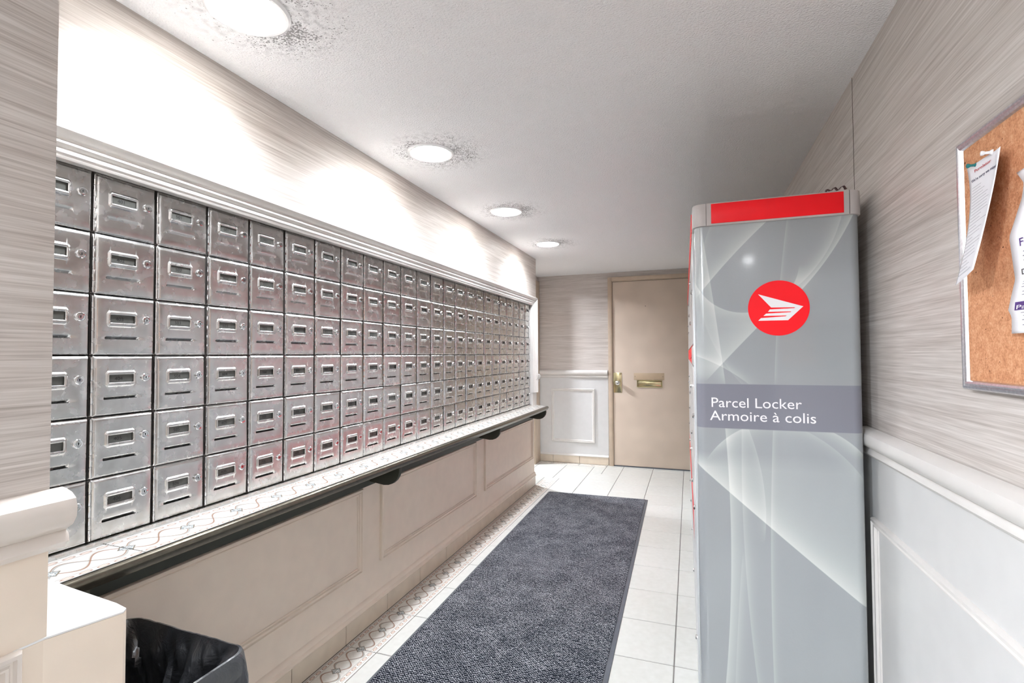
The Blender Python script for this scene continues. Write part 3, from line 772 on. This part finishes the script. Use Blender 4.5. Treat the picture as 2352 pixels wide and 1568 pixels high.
e2 = [(0, pxX(2335, 397, XC-.008)), (.12, pxX(2352, 420, XC-.012)), (.2, pxX(2347, 455, XC-.012)), (.42, pxX(2318, 545, XC-.02)), (.62, pxX(2332, 642, XC-.012)), (.70, pxX(2327, 662, XC-.012)), (.84, pxX(2316, 712, XC-.016)), (.90, pxX(2324, 728, XC-.014)), (1, pxX(2324, 766, XC-.012))]
def slip2(u, v):
    for (a, pa), (b, pb) in zip(e2, e2[1:]):
        if v <= b+1e-9: L = pa.lerp(pb, (v-a)/(b-a)); break
    return Vector((XC-.004+(L.x-XC+.004)*(1-u)**2, L.y+(.915-L.y)*u, L.z+.012*u*(1-v)))
sl2 = sheet('delivery_notice', slip2, 8, 44, 'paper', 'white courier form with wavy edge, cut by the right picture border', 'paper', 'delivery notices on the cork board')
on_slip(slip2, 'logo_lettering', 'FedEx', .0150, 'ink_purple', .13, .475, .36, sl2)
on_slip(slip2, 'lettering', 'Door', .0105, 'ink', .12, .605, .24, sl2)
bar = MB().loops([[slip2(.09+.8*k/8, .795)+V3(-.0012, 0, 0), slip2(.09+.8*k/8, .850)+V3(-.0012, 0, 0)] for k in range(9)], False)
bo2 = build('title_bar', bar, 'ink_purple', sl2)
on_slip(slip2, 'lettering', 'Package', .0105, 'white_vinyl', .12, .842, .5, sl2, off=.0022)
for v in (.50, .52, .54, .655, .675, .70, .73, .75, .87, .895, .92, .95):
    x0_ = .14+.05*random.random(); L = .35+.4*random.random()
    build('printed_line', MB().loops([[slip2(x0_+L*k/6, v)+V3(-.0012, 0, 0), slip2(x0_+L*k/6, v+.004)+V3(-.0012, 0, 0)] for k in range(7)], False), 'ink_grey', sl2)
def pin(base, tip_dir, mat, label):
    mb = MB().lathe([(0, 0), (.0045, 0), (.0052, .0015), (.0042, .0035), (.0026, .0055), (.0024, .0105), (.0036, .0125), (.0044, .0145), (.0040, .0168), (0, .0178)], base, tip_dir, 16)
    tag(build('push_pin', mb, mat, None, 0, True), label, 'push pin', 'push pins on the cork board')
pin(pxX(2247, 378, XC-.003), (-1, .25, .05), 'pin_teal', 'teal push pin holding the left corner of the narrow notice')
pin(pxX(2282, 349, XC-.010), (-1, .5, .15), 'pin_white', 'white push pin holding the top of the narrow notice')

# ================================================================== WASTE BIN with liner
bn = thing('waste_bin', 'waste bin with black plastic liner behind the white ledge', 'waste bin', (-1.2, .818, 0))
RZ = .555; bw, bd = .39, .215
def bring(sx_, sy_, r, z, n=6, jit=0.):
    pts = rrect(-bw/2*sx_, -bd/2*sy_, bw/2*sx_, bd/2*sy_, r, n)
    return [(x_, y_, z) for x_, y_ in pts]
bmb = MB().loops([bring(.80, .80, .03, 0), bring(.82, .82, .03, .01), bring(.99, .99, .035, RZ-.016)])
bmb.f += [tuple(range(27, -1, -1))]
build('bin_body', bmb, 'bin_grey', bn, 0, True)
lb = MB(); rws = []
def fine(sx_, sy_, r, z):      # resample the ring to 120 points
    pts = [Vector(p_) for p_ in bring(sx_, sy_, r, z, 8)]; n = len(pts)
    ls = [0]
    for i in range(n): ls.append(ls[-1]+(pts[(i+1) % n]-pts[i]).length)
    out = []
    for k in range(140):
        d = ls[-1]*k/140
        for i in range(n):
            if ls[i+1] >= d: out.append(pts[i].lerp(pts[(i+1) % n], (d-ls[i])/max(1e-9, ls[i+1]-ls[i]))); break
    return out
prof_b = []
for i in range(23): prof_b.append((.83+.14*(i/22), .06+(RZ-.07)*i/22, .075*(1-i/22)**.6+.004))
prof_b += [(.985, RZ+.002, .004), (1.0, RZ+.007, .003), (1.025, RZ+.006, .003), (1.045, RZ-.002, .004), (1.05, RZ-.012, .005)]
for i in range(1, 10): prof_b.append((1.05+.006*math.sin(i), RZ-.012-.018*i, .006+.0016*i))
for si, z_, am in prof_b:
    ring = fine(si, si+(.02 if si > 1 else 0), .035, z_); r = []
    for k_, p_ in enumerate(ring):
        n1 = 1.2*abs(noise.noise(Vector((p_.x*11, p_.y*11, z_*5+2))))+.5*abs(noise.noise(Vector((p_.x*26+3+z_*9, p_.y*26, z_*14+5))))
        fold = 1.3*n1-.35
        nrm = Vector((p_.x, p_.y*2, 0)).normalized()
        inner = -max(0, fold+.2)*am*1.6 if si < .98 else fold*am
        r.append(p_+nrm*inner+Vector((0, 0, fold*am*.5+(.010*(-p_.x/bw) if z_ > RZ-.05 else 0))))
    rws.append(r)
lb.loops(rws); lb.f.append(tuple(range(140)))
build('liner', lb, 'liner', bn, 0, True)
